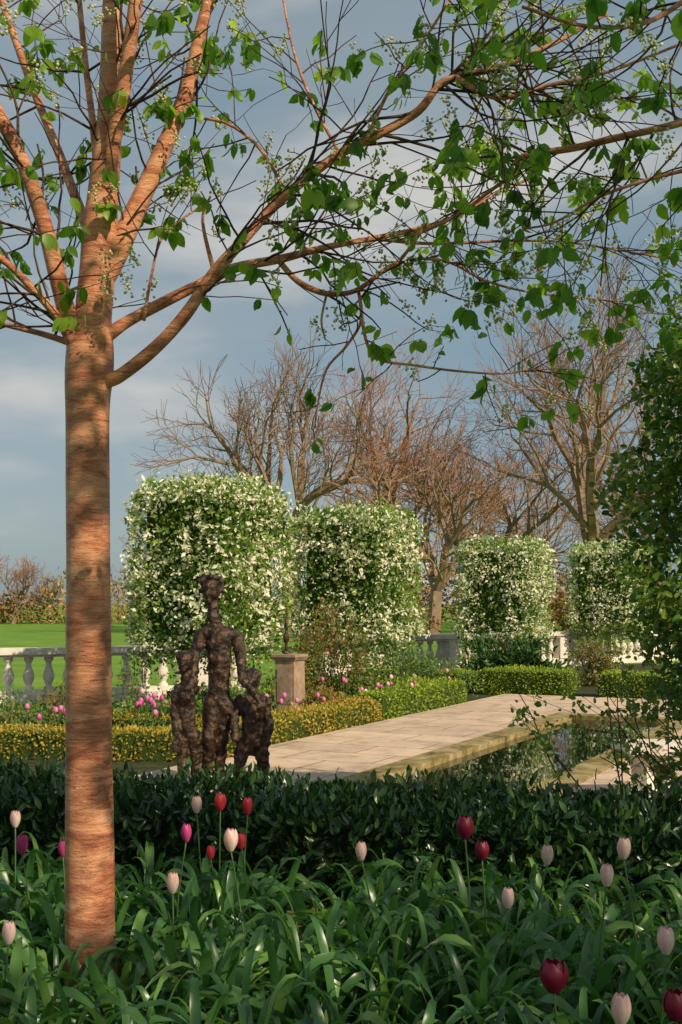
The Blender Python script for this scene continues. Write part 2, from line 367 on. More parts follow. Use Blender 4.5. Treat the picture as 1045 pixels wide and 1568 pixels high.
def ghedge(x0,x1,y0,y1,h,m,n=None):
    c=gl((x0+x1)/2,(y0+y1)/2); n=n or int(1500*((x1-x0)*(y1-y0)+2*h*(x1-x0+y1-y0)))
    hedge('box_hedge',c,GA,x1-x0,y1-y0,0,h,n,.035,m,M['core2'],jit=.028,coreshrink=.03)
ghedge(-2.45,-1.98,.4,3.6,.30,M['boxorange'])
ghedge(-2.45,-1.98,3.6,6.6,.36,M['box'])
ghedge(-5.2,-2.47,6.1,6.6,.36,M['box'])
ghedge(-5.2,-2.47,3.4,3.8,.34,M['box'])
ghedge(-4.0,-3.55,4.0,5.9,.34,M['box'])
ghedge(-4.6,-2.47,.4,.8,.30,M['boxorange'])
ghedge(-2.5,-1.0,8.5,9.2,.42,M['box'])
ghedge(-.6,1.2,8.7,9.3,.4,M['box'])
ghedge(1.4,3.2,8.9,9.4,.36,M['box'])
ghedge(-5,-2.7,8.6,9.1,.36,M['box'])
hedge('box_hedge',(-2.2,11.0),math.atan2(-.3,2.4),2.6,.4,0,.28,4500,.035,M['boxorange'],M['core2'],jit=.028,coreshrink=.03)

# ------------------------------------------------------------------ shrubs
def shrub(name,c,rad,n,ls,m,T=T_LO,up=.2,stems=14,extra=None):
    A=Acc(); c=np.array(c,float); rad=np.array(rad,float)
    k=max(6,n//60); cc=rdir(k)*(rng.random((k,1))**.4); cc=c+cc*rad
    cc[:,2]=np.maximum(cc[:,2],.05)
    idx=rng.integers(0,k,n); P=cc[idx]+rng.normal(size=(n,3))*rad*.16; P[:,2]=np.maximum(P[:,2],.02)
    out=unit(P-c)
    ct=rng.random(k); tint=np.clip(ct[idx]*.6+rng.random(n)*.4,0,1)
    A.leaves(T,P,unit(out*.5+rng.normal(size=(n,3))*.6+np.array([0,0,up])),unit(out*.6+rng.normal(size=(n,3))*.6+np.array([0,0,.3])),ls*rng.uniform(.6,1.3,n),0,tint)
    sg=[]
    for i in range(min(k,stems*3)):
        b=np.array([c[0]+rng.normal()*rad[0]*.2,c[1]+rng.normal()*rad[1]*.2,0.0]); mid=(b+cc[i])/2+rng.normal(size=3)*rad*.1
        sg+=[(b,mid,.008,.006),(mid,cc[i],.006,.003)]
    A.segs(sg,4,1)
    mats=[m,M['twigdark']]
    if extra: 
        mm,fn,fs=extra; q=rng.integers(0,n,fn); A.leaves(T_LO,P[q]+out[q]*.04,rdir(fn),out[q],fs,2); mats.append(mm)
    return A.obj(name,mats)
shrub('rose_shrub',(-.12,15.4,.72),(.55,.5,.68),2600,.06,M['red'],extra=(M['t_hot'],40,.05))
shrub('rose_shrub',(.9,17.2,.5),(.6,.4,.45),1800,.06,M['flowerbed'])
shrub('climbing_rose_shrub',(-2.55,14.6,.7),(.35,.35,.7),700,.05,M['flowerbed'],extra=(M['t_red'],25,.05))
shrub('yew_shrub',(3.05,20.3,.35),(.85,.5,.5),3000,.14,M['yew'],T=T_LAN,up=.6)
shrub('rose_shrub',(4.6,20.8,.4),(.5,.4,.5),1500,.07,M['red'])
for (u,d,z,rx,rz,m) in [(20,13.2,.2,.8,.25,'flowerbed'),(85,13.6,.3,.4,.3,'red'),(180,13.0,.2,.7,.28,'flowerbed'),(240,12.4,.2,.5,.25,'shrub'),(130,11.9,.2,.7,.2,'flowerbed'),(30,11.5,.15,.7,.25,'red'),(370,14,.3,.5,.4,'flowerbed'),(480,14.2,.2,.5,.25,'red'),(560,15.6,.25,.6,.3,'flowerbed'),(640,18,.3,.8,.35,'flowerbed'),(610,16.5,.2,.5,.3,'box'),(330,12.2,.3,.6,.3,'flowerbed')]:
    shrub('flower_border_plants',((u-CX)/F*d,d,z),(rx,.5,rz),int(1800*rx),.055,M[m],up=.5,extra=(M[rnd.choice(['t_hot','blossom','t_pink','t_red'])],int(30*rx),.045))
def tulip_mass(name,spots,m):
    A=Acc(); sg=[]
    for (u,d,n,sp,h) in spots:
        x0=(u-CX)/F*d
        for i in range(n):
            x=x0+rng.normal()*sp; y=d+rng.normal()*sp*.8; z=h+rng.normal()*.05
            sg.append(((x,y,0),(x+rng.normal()*.02,y,z),.005,.004))
            A.lathe([(.004,0),(.022,.012),(.027,.03),(.024,.05),(.012,.065),(.002,.066)],(x,y,z-.003),7,0); A.T[-1]=np.full(42,rng.random())
            for k in range(3):
                a=rng.random()*6.28; V,Fc=stamp(strap(.3,.16,.02,.2),np.array([[x,y,0]]),np.array([[math.cos(a),math.sin(a),0]]),np.array([[0,0,1.]]),1.0)
                A.add(V,Fc,1,rng.random())
    A.segs(sg,4,2); A.obj(name,[m,M['tulipleaf'],M['stem']],True)
tulip_mass('pink_tulip_patch',[(245,11.6,13,.13,.46),(80,11.8,8,.2,.38),(435,12.6,4,.08,.42),(515,14.6,5,.2,.42),(600,15.5,4,.2,.35),(470,13.5,3,.2,.35)],M['t_hot'])
tulip_mass('pale_tulip_patch',[(220,12.6,6,.2,.45),(590,15.0,5,.2,.4),(650,17,6,.3,.4)],M['t_pink'])

# ------------------------------------------------------------------ statue
def ico(sub):
    import bmesh
    bm=bmesh.new(); bmesh.ops.create_icosphere(bm,subdivisions=sub,radius=1.0)
    V=np.array([v.co[:] for v in bm.verts]); Fc=np.array([[v.index for v in f.verts] for f in bm.faces]); bm.free(); return V,Fc
ICO=ico(2)
sx,sy=-.94,9.0
def q(u,v,dy=0.0): return np.array([(u-340)/193.6,dy,(1215-v)/193.6])
A=Acc()
def blob(c,r): 
    r=np.array(r,float)*np.ones(3); A.add(ICO[0]*r+c,ICO[1])
def bone(pts,flat=1.0):
    for (p0,r0),(p1,r1) in zip(pts[:-1],pts[1:]):
        r0=r0*.9-.003; r1=r1*.9-.003
        L=np.linalg.norm(p1-p0); n=max(2,int(L/(min(r0,r1)*.35)))
        for i in range(n+1):
            t=i/n; r=r0*(1-t)+r1*t; j=rng.normal(size=3)*.005; blob(p0*(1-t)+p1*t+j,(r,r*flat,r))
def fing(hx,hv,hy_):
    for k in range(4):
        bone([(q(hx-4+k*3.4,hv,hy_),.016),(q(hx-5+k*3.8,hv+8+(k%3),hy_-.01),.014),(q(hx-5+k*3.8,hv+15-(k%2)*2,hy_+.01),.013)])
    bone([(q(hx+9,hv-5,hy_),.017),(q(hx+13,hv+3,hy_-.01),.014)])
# adult
blob(q(323,903),(.076,.088,.10)); blob(q(323,893,.02),(.094,.09,.075)); blob(q(319,909,-.085),(.014,.026,.026)); blob(q(320,921,-.055),(.03,.036,.03))
blob(q(306,905,0),(.016,.025,.025)); blob(q(341,905,0),(.016,.025,.025)); blob(q(322,898,-.075),(.045,.02,.012)); blob(q(319,915,-.075),(.022,.014,.007))
for k in range(16): a=rng.random()*6.28; blob(q(323+15*math.cos(a),890-7*abs(math.sin(a)),.05*rng.normal()),(.025,.028,.022))
bone([(q(325,922),.052),(q(330,962),.06)])
bone([(q(309,971),.058),(q(335,966),.072),(q(360,974),.058)],.9)
bone([(q(334,978),.125),(q(335,1005),.115),(q(336,1040),.092),(q(334,1075),.108)],.75)
bone([(q(306,972),.058),(q(298,1010,-.05),.046),(q(299,1042,-.12),.04),(q(290,1053,-.16),.034)])
bone([(q(364,975),.06),(q(369,1010,-.05),.048),(q(374,1040,-.12),.042),(q(398,1066,-.17),.034)])
bone([(q(325,1075),.085),(q(321,1130,-.05),.067),(q(318,1160),.052),(q(316,1206,.0),.044)]); bone([(q(344,1075),.085),(q(339,1130,.04),.067),(q(336,1165,.04),.052),(q(334,1206,.03),.044)])
blob(q(314,1210,-.06),(.04,.10,.028)); blob(q(333,1210,-.03),(.04,.10,.028))
fing(288,1058,-.17); fing(402,1072,-.19)
# left child
blob(q(286,1013,-.1),(.066,.078,.08)); blob(q(285,1005,-.09),(.075,.078,.055)); blob(q(283,1016,-.18),(.012,.02,.018)); blob(q(284,1024,-.15),(.028,.028,.018))
bone([(q(286,1028,-.1),.045),(q(287,1050,-.08),.06)])
bone([(q(274,1053,-.08),.047),(q(299,1053,-.08),.047)])
bone([(q(286,1060,-.08),.09),(q(288,1100,-.08),.08),(q(290,1125,-.08),.088)],.8)
bone([(q(273,1056,-.08),.044),(q(269,1090,-.1),.036),(q(274,1118,-.16),.031),(q(279,1130,-.18),.028)])
bone([(q(281,1125,-.08),.062),(q(282,1165,-.12),.05),(q(284,1206,-.08),.04)]); bone([(q(298,1125,-.08),.062),(q(301,1165,-.06),.05),(q(303,1206,-.05),.04)])
blob(q(283,1210,-.14),(.032,.08,.022)); blob(q(303,1210,-.11),(.032,.08,.022))
fing(274,1132,-.18)
# right child
blob(q(386,1040,-.02),(.07,.08,.08)); blob(q(387,1033,-.01),(.076,.076,.055)); blob(q(381,1044,-.1),(.012,.02,.018))
bone([(q(386,1055,0),.045),(q(386,1068,0),.065)])
bone([(q(368,1073,0),.058),(q(402,1073,0),.058)])
bone([(q(386,1080,0),.115),(q(387,1115,0),.10),(q(385,1140,0),.11)],.8)
bone([(q(405,1074,0),.052),(q(411,1110,-.02),.044),(q(406,1140,-.08),.038),(q(401,1150,-.1),.033)])
bone([(q(366,1076,0),.05),(q(359,1105,-.05),.04),(q(361,1130,-.12),.034)])
bone([(q(372,1140,0),.074),(q(368,1172,-.05),.054),(q(365,1206,0),.045)]); bone([(q(398,1140,0),.074),(q(403,1175,-.02),.054),(q(405,1206,.02),.045)])
blob(q(363,1210,-.06),(.038,.09,.025)); blob(q(405,1210,-.04),(.038,.09,.025))
fing(400,1150,-.1)
A.box(-.45,.45,-.28,.22,-.02,.03)
st=A.obj('bronze_family_statue',[M['bronze']],True,Matrix.Translation((sx,sy,0)))
r=st.modifiers.new('r','REMESH'); r.mode='VOXEL'; r.voxel_size=.009; r.use_smooth_shade=True
s_=st.modifiers.new('s','SMOOTH'); s_.iterations=3
tx=bpy.data.textures.new('lumps','CLOUDS'); tx.noise_scale=.035; tx.noise_depth=4
dm=st.modifiers.new('d','DISPLACE'); dm.texture=tx; dm.strength=.026; dm.mid_level=.5; dm.texture_coords='LOCAL'

# ------------------------------------------------------------------ pedestal with finial
A=Acc()
A.box(-.2,.2,-.2,.2,0,.1); 
for z0,z1,a,b in ((.1,.16,.18,.15),(.16,.80,.145,.135),(.80,.84,.15,.175)):
    V=[[s1*r_,s2*r_,z] for z,r_ in ((z0,a),(z1,b)) for s1,s2 in ((-1,-1),(1,-1),(1,1),(-1,1))]
    Fc=[]
    for i in range(4): j=(i+1)%4; Fc+=[[i,j,j+4],[i,j+4,i+4]]
    A.add(np.array(V),np.array(Fc))
A.box(-.17,.17,-.17,.17,.842,.875)
A.box(-.10,.10,-.148,-.142,.26,.70)
A.lathe([(.001,.875),(.06,.886),(.05,.91),(.022,.93),(.016,1.0),(.035,1.04),(.04,1.09),(.024,1.14),(.016,1.17),(.026,1.2),(.027,1.24),(.015,1.30),(.001,1.36)],(-.05,0,0),14,1)
A.obj('stone_pedestal',[M['pillar'],M['bronze']],False,Matrix.Translation((-.64,14.2,0))@Matrix.Rotation(GA,4,'Z'))

A=Acc()
A.box(-.65,.65,-.2,.2,.34,.41); A.box(-.61,.61,-.17,.17,.315,.338)
for x in (-.48,.48):
    A.lathe([(.13,.0),(.13,.05),(.09,.07),(.085,.2),(.10,.26),(.14,.30),(.14,.314)],(x,0,0),4)
A.obj('stone_bench',[M['stone']],mtx=Matrix.Translation((2.72,8.5,.06))@Matrix.Rotation(.1,4,'Z'))
A=Acc()
for k in range(5): A.box(-.75,.75,-.35+k*.142,-.35+k*.142+.13,.70,.74)
for sgn in (-1,1):
    for k in range(2): A.box(-.75,.75,sgn*.72-.14+k*.145,sgn*.72-.14+k*.145+.13,.42,.455)
for x in (-.55,.55):
    A.box(x-.03,x+.03,-.8,.8,.36,.418)
    A.segs([((x,-.28,.7),(x,-.62,0),.045,.045),((x,.28,.7),(x,.62,0),.045,.045)],4)
A.obj('picnic_table',[M['table']],mtx=Matrix.Translation((-5.6,34,0))@Matrix.Rotation(.3,4,'Z'))

# ------------------------------------------------------------------ bare trees
def grow(p,d,L,r,lev,mx,out,fine,R,up,sp):
    n=4 if lev<2 else (3 if lev<mx else 2)
    for i in range(n):
        wob=.05 if lev==0 else .17
        d=(d+Vector((R.gauss(0,wob),R.gauss(0,wob),R.gauss(0,wob)+up))).normalized()
        q_=p+d*(L/n); r2=max(r*(.95 if lev<2 else .9),.011)
        (out if lev<min(5,mx) else fine).append((tuple(p),tuple(q_),r,r2))
        if lev>0 and lev<mx and i<n-1 and R.random()<(.5 if lev<3 else .76):
            rv=Vector((R.gauss(0,1),R.gauss(0,1),R.gauss(0,.5))); rv=(rv-d*rv.dot(d)).normalized()
            grow(q_,(d*.8+rv*R.uniform(.6,1.0)).normalized(),L*R.uniform(.5,.75),r2*R.uniform(.4,.6),lev+1,mx,out,fine,R,up,sp)
        p=q_; r=r2
    if lev<mx:
        k=4 if lev==0 else R.choice((2,2,3)); a0=R.random()*6.28; ref=Vector((1,.1,0)) if abs(d.z)>.8 else Vector((0,0,1))
        e1=d.cross(ref).normalized(); e2=d.cross(e1)
        for j in range(k):
            a=a0+j*6.283/k+R.gauss(0,.3); s_=R.uniform(.3,.62)*sp
            grow(p,(d+(e1*math.cos(a)+e2*math.sin(a))*s_).normalized(),L*(R.uniform(1.0,1.3) if lev==0 else R.uniform(.62,.85)),r*R.uniform(.6,.78),lev+1,mx,out,fine,R,up,sp)
def bare(u,d,h,seed,tw='baretwig',mx=6,sp=1.0,r0=.38,up=.05,name='bare_tree',tl=.2):
    R=random.Random(seed); out=[];fine=[]
    x=(u-CX)/F*d
    grow(Vector((0,0,0)),Vector((R.gauss(0,.04),0,1)),h*tl,r0,0,mx,out,fine,R,up,sp)
    z=np.percentile([s[1][2] for s in fine],98.0); k=h/z
    sc=lambda s:(tuple(np.array(s[0])*k),tuple(np.array(s[1])*k),s[2],s[3])
    A=Acc(); A.segs([sc(s) for s in out],5,0); A.segs([sc(s) for s in fine],3,1)
    return A.obj(name,[M['barebark'],M[tw]],mtx=Matrix.Translation((x,d,0)))
bare(440,55,13.2,3,sp=1.0,r0=.44)
bare(605,60,14.0,5,'redtwig',sp=1.05,r0=.44)
bare(735,58,10.8,8,'redtwig',sp=1.1,r0=.34)
bare(905,55,17.2,12,sp=.9,r0=.56,tl=.24)
bare(662,46,7.6,21,'redtwig',sp=1.0,r0=.32,mx=5)
bare(1020,62,14,33,'redtwig')
bare(320,66,8.5,41,mx=5,r0=.22,sp=1.2)
bare(520,72,9.5,44,'redtwig',mx=5)
bare(820,75,11,47,'redtwig',mx=5)
bare(205,72,6.2,51,mx=5,r0=.2); bare(20,85,5.0,55,'redtwig',mx=5,r0=.18); bare(-30,80,5.4,57,mx=5,r0=.18); bare(75,88,3.6,59,mx=5,r0=.14)
A=Acc(); n=24000
X=rng.uniform(-42,48,n); Y=88+rng.normal(0,2.5,n); hh=2.2+1.0*np.sin(X*.23)+.7*np.sin(X*.61+1)+np.where(X>-8,1.4,0)+.4*np.sin(X*1.7)
Z=rng.random(n)*np.maximum(hh,1.0)
tt=np.clip(.5+.4*np.sin(X*.35+2)+rng.normal(0,.2,n),0,1)
A.leaves(T_LO,np.stack([X,Y,Z],1),rdir(n)+[0,0,.5],rdir(n),.36*rng.uniform(.5,1.3,n),0,tt)
A.obj('distant_thicket',[M['thicket']])
shrub('olive_shrub',(.9,36,1.8),(2.0,1.5,1.9),3500,.18,M['thicket'])
shrub('olive_shrub',(7.5,38,1.4),(2.5,1.5,1.5),2500,.18,M['thicket'])

# ------------------------------------------------------------------ foreground cherry tree
A=Acc()
LIMBS=[]
def limb(pts,d0,d1,spawn=0,tl=(.25,.6),sides=10,wob=.03,start=.15):
    n=len(pts); P=[];R=[]
    for i,(u,v,r) in enumerate(pts):
        d=d0+(d1-d0)*i/(n-1); P.append(S(u,v,d)); R.append(r/F*d)
    Q,RR=A.tube(P,R,sides,0,wob)
    LIMBS.append((Q,RR,spawn,tl,start))
limb([(141,1610,48),(140,1540,41),(138,1440,38),(137,1300,37),(135,1100,35.5),(135,900,34),(134,700,33),(134,610,34),(136,570,37),(138,530,35),(141,480,28)],4.1,4.1,0,sides=28,wob=.014)
limb([(138,545,30),(143,470,27),(150,400,27),(155,330,25),(162,250,21),(168,170,19),(170,90,17),(172,0,15),(176,-150,11)],4.1,4.1,10,sides=18)
limb([(158,330,6),(166,270,11),(173,220,12),(186,150,12),(198,70,11),(210,-20,10),(225,-130,8)],4.12,3.9,10,sides=14)
limb([(155,430,18),(180,385,17),(203,330,15),(230,272,14),(260,205,12.5),(287,135,11),(304,60,10),(322,-20,8),(340,-110,6)],4.1,4.25,18,sides=14)
limb([(132,560,20),(108,500,16),(92,440,14),(68,345,12.5),(40,262,11),(6,190,10),(-40,110,8)],4.1,3.9,18,sides=14)
limb([(142,370,9),(118,310,8),(92,240,7),(52,140,6.5),(12,30,5.5),(-10,-40,4)],4.12,4.5,14)
limb([(152,300,7),(143,200,6),(132,110,5),(122,10,4.5),(115,-60,4)],4.1,4.3,12)
limb([(112,530,9),(85,482,7),(40,432,6),(0,395,5),(-60,360,4)],4.1,3.8,14)
limb([(108,525,6),(60,510,4.5),(0,495,4),(-50,480,3)],4.1,4.2,12)
limb([(140,590,14),(165,582,12),(188,572,10.5),(240,530,10),(285,480,9.5),(325,420,9),(370,370,8.5),(410,325,8),(460,280,7.5),(520,235,7.5),(580,205,7),(640,170,6.5),(672,130,6),(700,118,5.5),(770,100,5),(850,65,3.5),(930,20,2.5)],4.1,3.75,46,(.25,.65),start=.3)
limb([(150,525,12),(190,495,9),(240,468,8.5),(300,438,8),(360,410,7.5),(430,396,6.5),(500,378,5),(570,365,4.2),(640,350,3.6),(700,330,3),(760,295,2.5),(820,270,2)],4.1,4.4,30,(.2,.6),start=.35)
limb([(425,397,4.5),(455,430,4.5),(490,447,4.5),(520,450,4),(550,442,4),(590,412,3.6),(615,395,3),(655,340,2.5)],4.25,4.1,8,(.15,.35))
limb([(548,442,2.8),(553,490,2.5),(530,530,2.2),(500,565,2),(486,620,1.6),(482,655,1.2)],4.2,4.15,7,(.1,.3))
limb([(551,460,2.8),(560,520,2.6),(580,550,2.2),(640,560,2),(700,568,1.8),(770,572,1.5),(825,563,1)],4.2,4.0,16,(.1,.3))
limb([(500,450,2),(492,490,1.8),(498,520,1.2)],4.2,4.1,2,(.1,.2))
limb([(570,365,2.8),(640,372,2.5),(700,372,2.3),(800,368,2),(880,372,1.8),(960,385,1.6),(1060,402,1.2)],4.35,4.2,26,(.15,.5))
limb([(640,395,2.5),(690,402,2.3),(740,428,2),(800,445,1.8),(880,455,1.6),(960,462,1)],4.3,4.3,16,(.15,.4))
limb([(980,203,5.5),(930,214,6),(880,226,5.5),(800,240,5),(788,262,3),(740,300,2.6),(690,335,2.4),(630,362,2.4)],3.7,4.2,22,(.2,.5),start=0)
limb([(1100,160,6),(1050,185,6),(980,203,5.5)],3.6,3.7,6,(.2,.5),start=0)
limb([(330,425,4),(310,340,2.5),(322,300,1.5)],4.0,3.9,2,(.1,.2))
limb([(220,490,3),(232,420,2.2),(250,360,2),(300,320,1.4)],4.1,4.2,6,(.15,.3))
limb([(440,300,3),(400,230,2.8),(350,190,2.3),(300,180,2)],3.95,4.2,10,(.2,.4))
limb([(240,470,2),(290,440,2),(360,430,1.6)],4.1,3.9,2,(.1,.2))
limb([(700,118,4),(760,150,3.4),(840,130,3),(930,110,2.5),(1060,60,2)],3.8,3.6,24,(.2,.5))
limb([(560,215,3),(600,130,2.6),(650,60,2.2),(700,-20,2)],3.85,3.8,16,(.2,.5))
limb([(520,235,2.6),(480,160,2.4),(450,80,2),(430,-20,1.6)],3.9,4.2,10,(.2,.45))
limb([(1100,-40,5),(1000,30,4),(900,40,3),(800,10,2.5)],3.3,3.0,18,(.2,.5),start=0)
limb([(1100,250,4),(1010,270,3),(920,300,2.5),(850,340,2),(800,350,1.5)],3.6,3.9,16,(.2,.45),start=0)
segs_=[];nodes=[];budn=[]
def twig(p,d,L,r,lev):
    n=max(3,int(L/.06))
    for i in range(n):
        d=(d+Vector((rnd.gauss(0,.13),rnd.gauss(0,.10),rnd.gauss(0,.13)-.005))).normalized()
        q_=p+d*(L/n); r2=max(r*.9,.0011)
        segs_.append((tuple(p),tuple(q_),r,r2))
        x=rnd.random()
        if lev<2 and x<.25:
            rv=Vector((rnd.gauss(0,1),rnd.gauss(0,.6),rnd.gauss(0,1))); s=(d*.8+rv.normalized()*.8).normalized()
            twig(q_,s,L*rnd.uniform(.3,.65),r2*.7,lev+1)
        elif x>.97: nodes.append((q_.copy(),p.copy()))
        p=q_; r=r2
    y=rnd.random()
    if y<.38: nodes.append((p.copy(),p-d*.06))
    elif y<.64: budn.append(p.copy())
for Q,RR,spn,tl,st_ in LIMBS:
    n=len(Q)
    for k in range(int(spn*.85)):
        i=int(n*(st_+(1-st_)*rnd.random()*.999)); i=min(i,n-2)
        p=Vector(Q[i]); dd=Vector(Q[i+1]-Q[i]).normalized(); rv=Vector((rnd.gauss(0,1),rnd.gauss(0,.7),rnd.gauss(0,1))).normalized()
        twig(p,(dd*.8+rv).normalized(),rnd.uniform(*tl)*1.1,min(RR[i]*.4,.0055)*rnd.uniform(.6,1)+.001,0)
A.segs(segs_,5,1)
P=[];Y=[];Z=[];SC=[];TI=[]
for nd,pp in nodes:
    cnt=rnd.choice((2,3,3,4,5,6,7)); ct=rnd.random(); s0=rnd.uniform(.75,1.12)
    for k in range(cnt):
        t=rnd.random(); b=nd*(1-t)+pp*t
        P.append([b.x+rnd.gauss(0,.008),b.y+rnd.gauss(0,.008),b.z-.004]); Y.append([rnd.gauss(0,.5),rnd.gauss(0,.5),-.75+rnd.gauss(0,.3)]); Z.append([rnd.gauss(0,1),rnd.gauss(0,1)-.2,.3]); SC.append(rnd.uniform(.04,.070)*s0); TI.append(min(1,max(0,ct*.75+rnd.random()*.35)))
A.leaves(T_HI,np.array(P),np.array(Y),np.array(Z),np.array(SC),2,np.array(TI))
B=[];
for nd in budn:
    up_=Vector((rnd.gauss(0,.5),rnd.gauss(0,.5),rnd.choice([-1,1,1])*.8)).normalized()
    for k in range(24): 
        t=rnd.random()*.08; B.append([nd.x+up_.x*t+rnd.gauss(0,.011),nd.y+up_.y*t+rnd.gauss(0,.011),nd.z+up_.z*t+rnd.gauss(0,.011)])
B=np.array(B); A.leaves(T_OCT,B,rdir(len(B)),rdir(len(B)),.0115*rng.uniform(.7,1.3,len(B)),3)
A.obj('cherry_tree',[M['bark'],M['twigdark'],M['cherryleaf'],M['bud']],True)

# ------------------------------------------------------------------ right-hand column shrub
def colbranch(p,d,L,r,lev,R,leafs,sg):
    n=max(3,int(L/.09))
    for i in range(n):
        d=(d+Vector((R.gauss(0,.08),R.gauss(0,.08),R.gauss(0,.08)+(.03 if lev==0 else -.02)))).normalized()
        q_=p+d*(L/n); r2=max(r*.93,.0015); sg.append((tuple(p),tuple(q_),r,r2))
        if lev<2 and R.random()<.5:
            rv=Vector((R.gauss(0,1),R.gauss(0,1),R.gauss(0,.6))).normalized()
            colbranch(q_,(d*.5+rv).normalized(),L*R.uniform(.16,.34) if L<1.5 else R.uniform(.15,.45),r2*.6,lev+1,R,leafs,sg)
        if lev>0: leafs.append(q_.copy())
        p=q_; r=r2
R=random.Random(5); A=Acc(); sg=[]; lf=[]
for k in range(16):
    colbranch(Vector((2.28+R.gauss(0,.2),6.4+R.gauss(0,.2),0)),Vector((R.gauss(0,.05),R.gauss(0,.04),1)).normalized(),R.uniform(2.5,3.2),.018,0,R,lf,sg)
A.segs(sg,4,1)
L_=np.array([tuple(v) for v in lf if v.z>.5]); rep=3
P=np.repeat(L_,rep,0)+rng.normal(0,.03,(len(L_)*rep,3)); n=len(P)
A.leaves(T_HI,P,unit(rng.normal(size=(n,3))+np.array([-.2,-.2,.1])),unit(rng.normal(size=(n,3))*.7+np.array([0,-.3,.8])),.045*rng.uniform(.6,1.3,n),0,np.clip(rng.normal(.75,.25,n),0,1))
n=28000; th=rng.random(n)*6.28; zz=rng.uniform(.85,3.3,n); rr=.64*rng.random(n)**.4*(1+.20*np.sin(zz*4.3+th*2)+.15*np.sin(zz*9+th*3))
rr*=np.where(zz>2.8,1-(zz-2.8)*1.1,1)*np.where(zz<1.4,.75+.45*(zz-.85),1)
P=np.stack([2.28+rr*np.cos(th),6.4+rr*np.sin(th),zz+.12*np.sin(th*3)],1)
cl=np.sin(P[:,0]*12)+np.sin(P[:,1]*13+1)+np.sin(P[:,2]*9+P[:,0]*4)
k=cl+rng.normal(0,.8,n)>-.9; P=P[k]; n=len(P)
A.leaves(T_HI,P,unit(rng.normal(size=(n,3))+np.array([-.2,-.2,.1])),unit(rng.normal(size=(n,3))*.7+np.array([0,-.2,.6])),.050*rng.uniform(.6,1.3,n),0,np.clip(.45+.16*cl[k]+rng.normal(0,.22,n),0,1))
A.obj('evergreen_column_shrub',[M['column'],M['twigdark']],True)
# loose light-green shrub leaning out over the canal edge
A=Acc(); sg=[]; lf=[]
for k in range(30):
    colbranch(Vector((2.35+R.gauss(0,.25),7.0+R.gauss(0,.25),0)),Vector((R.uniform(-.75,.25),R.gauss(0,.22),R.uniform(.6,1.0))).normalized(),R.uniform(.7,1.4),.007,0,R,lf,sg)
A.segs(sg,4,1)
L_=np.array([tuple(v) for v in lf]); rep=2
P=np.repeat(L_,rep,0)+rng.normal(0,.022,(len(L_)*rep,3)); n=len(P)
A.leaves(T_HI,P,unit(rng.normal(size=(n,3))+np.array([-.2,-.2,.1])),unit(rng.normal(size=(n,3))*.7+np.array([0,-.3,.8])),.045*rng.uniform(.6,1.3,n),0,np.clip(rng.normal(.6,.25,n),0,1))
A.obj('loose_leafy_shrub',[M['shrub'],M['twigdark']],True)

# ------------------------------------------------------------------ tulip bed
A=Acc()
Ts=[strap(.34,.12,.019,.05,.5),strap(.29,.26,.020,.40,-.6),strap(.24,.33,.018,.6,.8),strap(.38,.16,.014,.2,-.4),strap(.22,.28,.023,.45,.5),strap(.27,.32,.011,.5,1.0)]
npl=540
X=rng.uniform(-2.3,2.3,npl); Y=rng.uniform(2.5,5.45,npl)
keep=np.hypot(X+.9,Y-4.1)>.14; X=X[keep];Y=Y[keep]
for T in Ts:
    k=len(X)
    for rep in range(1 if T is not Ts[1] else 2):
        a=rng.random(k)*6.283; P=np.stack([X+rng.normal(0,.03,k),Y+rng.normal(0,.03,k),np.zeros(k)],1)
        yd=np.stack([np.cos(a),np.sin(a),np.zeros(k)],1); nr=unit(np.stack([rng.normal(0,.2,k),rng.normal(0,.2,k),np.ones(k)],1))
        A.leaves(T,P,yd,nr,rng.uniform(.65,1.2,k),0,np.clip(rng.normal(.5,.28,k),0,1))
n=6000; P=np.stack([rng.uniform(-2.4,2.4,n),rng.uniform(2.4,5.6,n),rng.random(n)*.12],1)
A.leaves(T_HI,P,rdir(n)+[0,0,.5],rdir(n)+[0,0,1],.04*rng.uniform(.5,1.3,n),0,rng.random(n)*.6)
A.obj('tulip_leaves',[M['tulipleaf']],True)
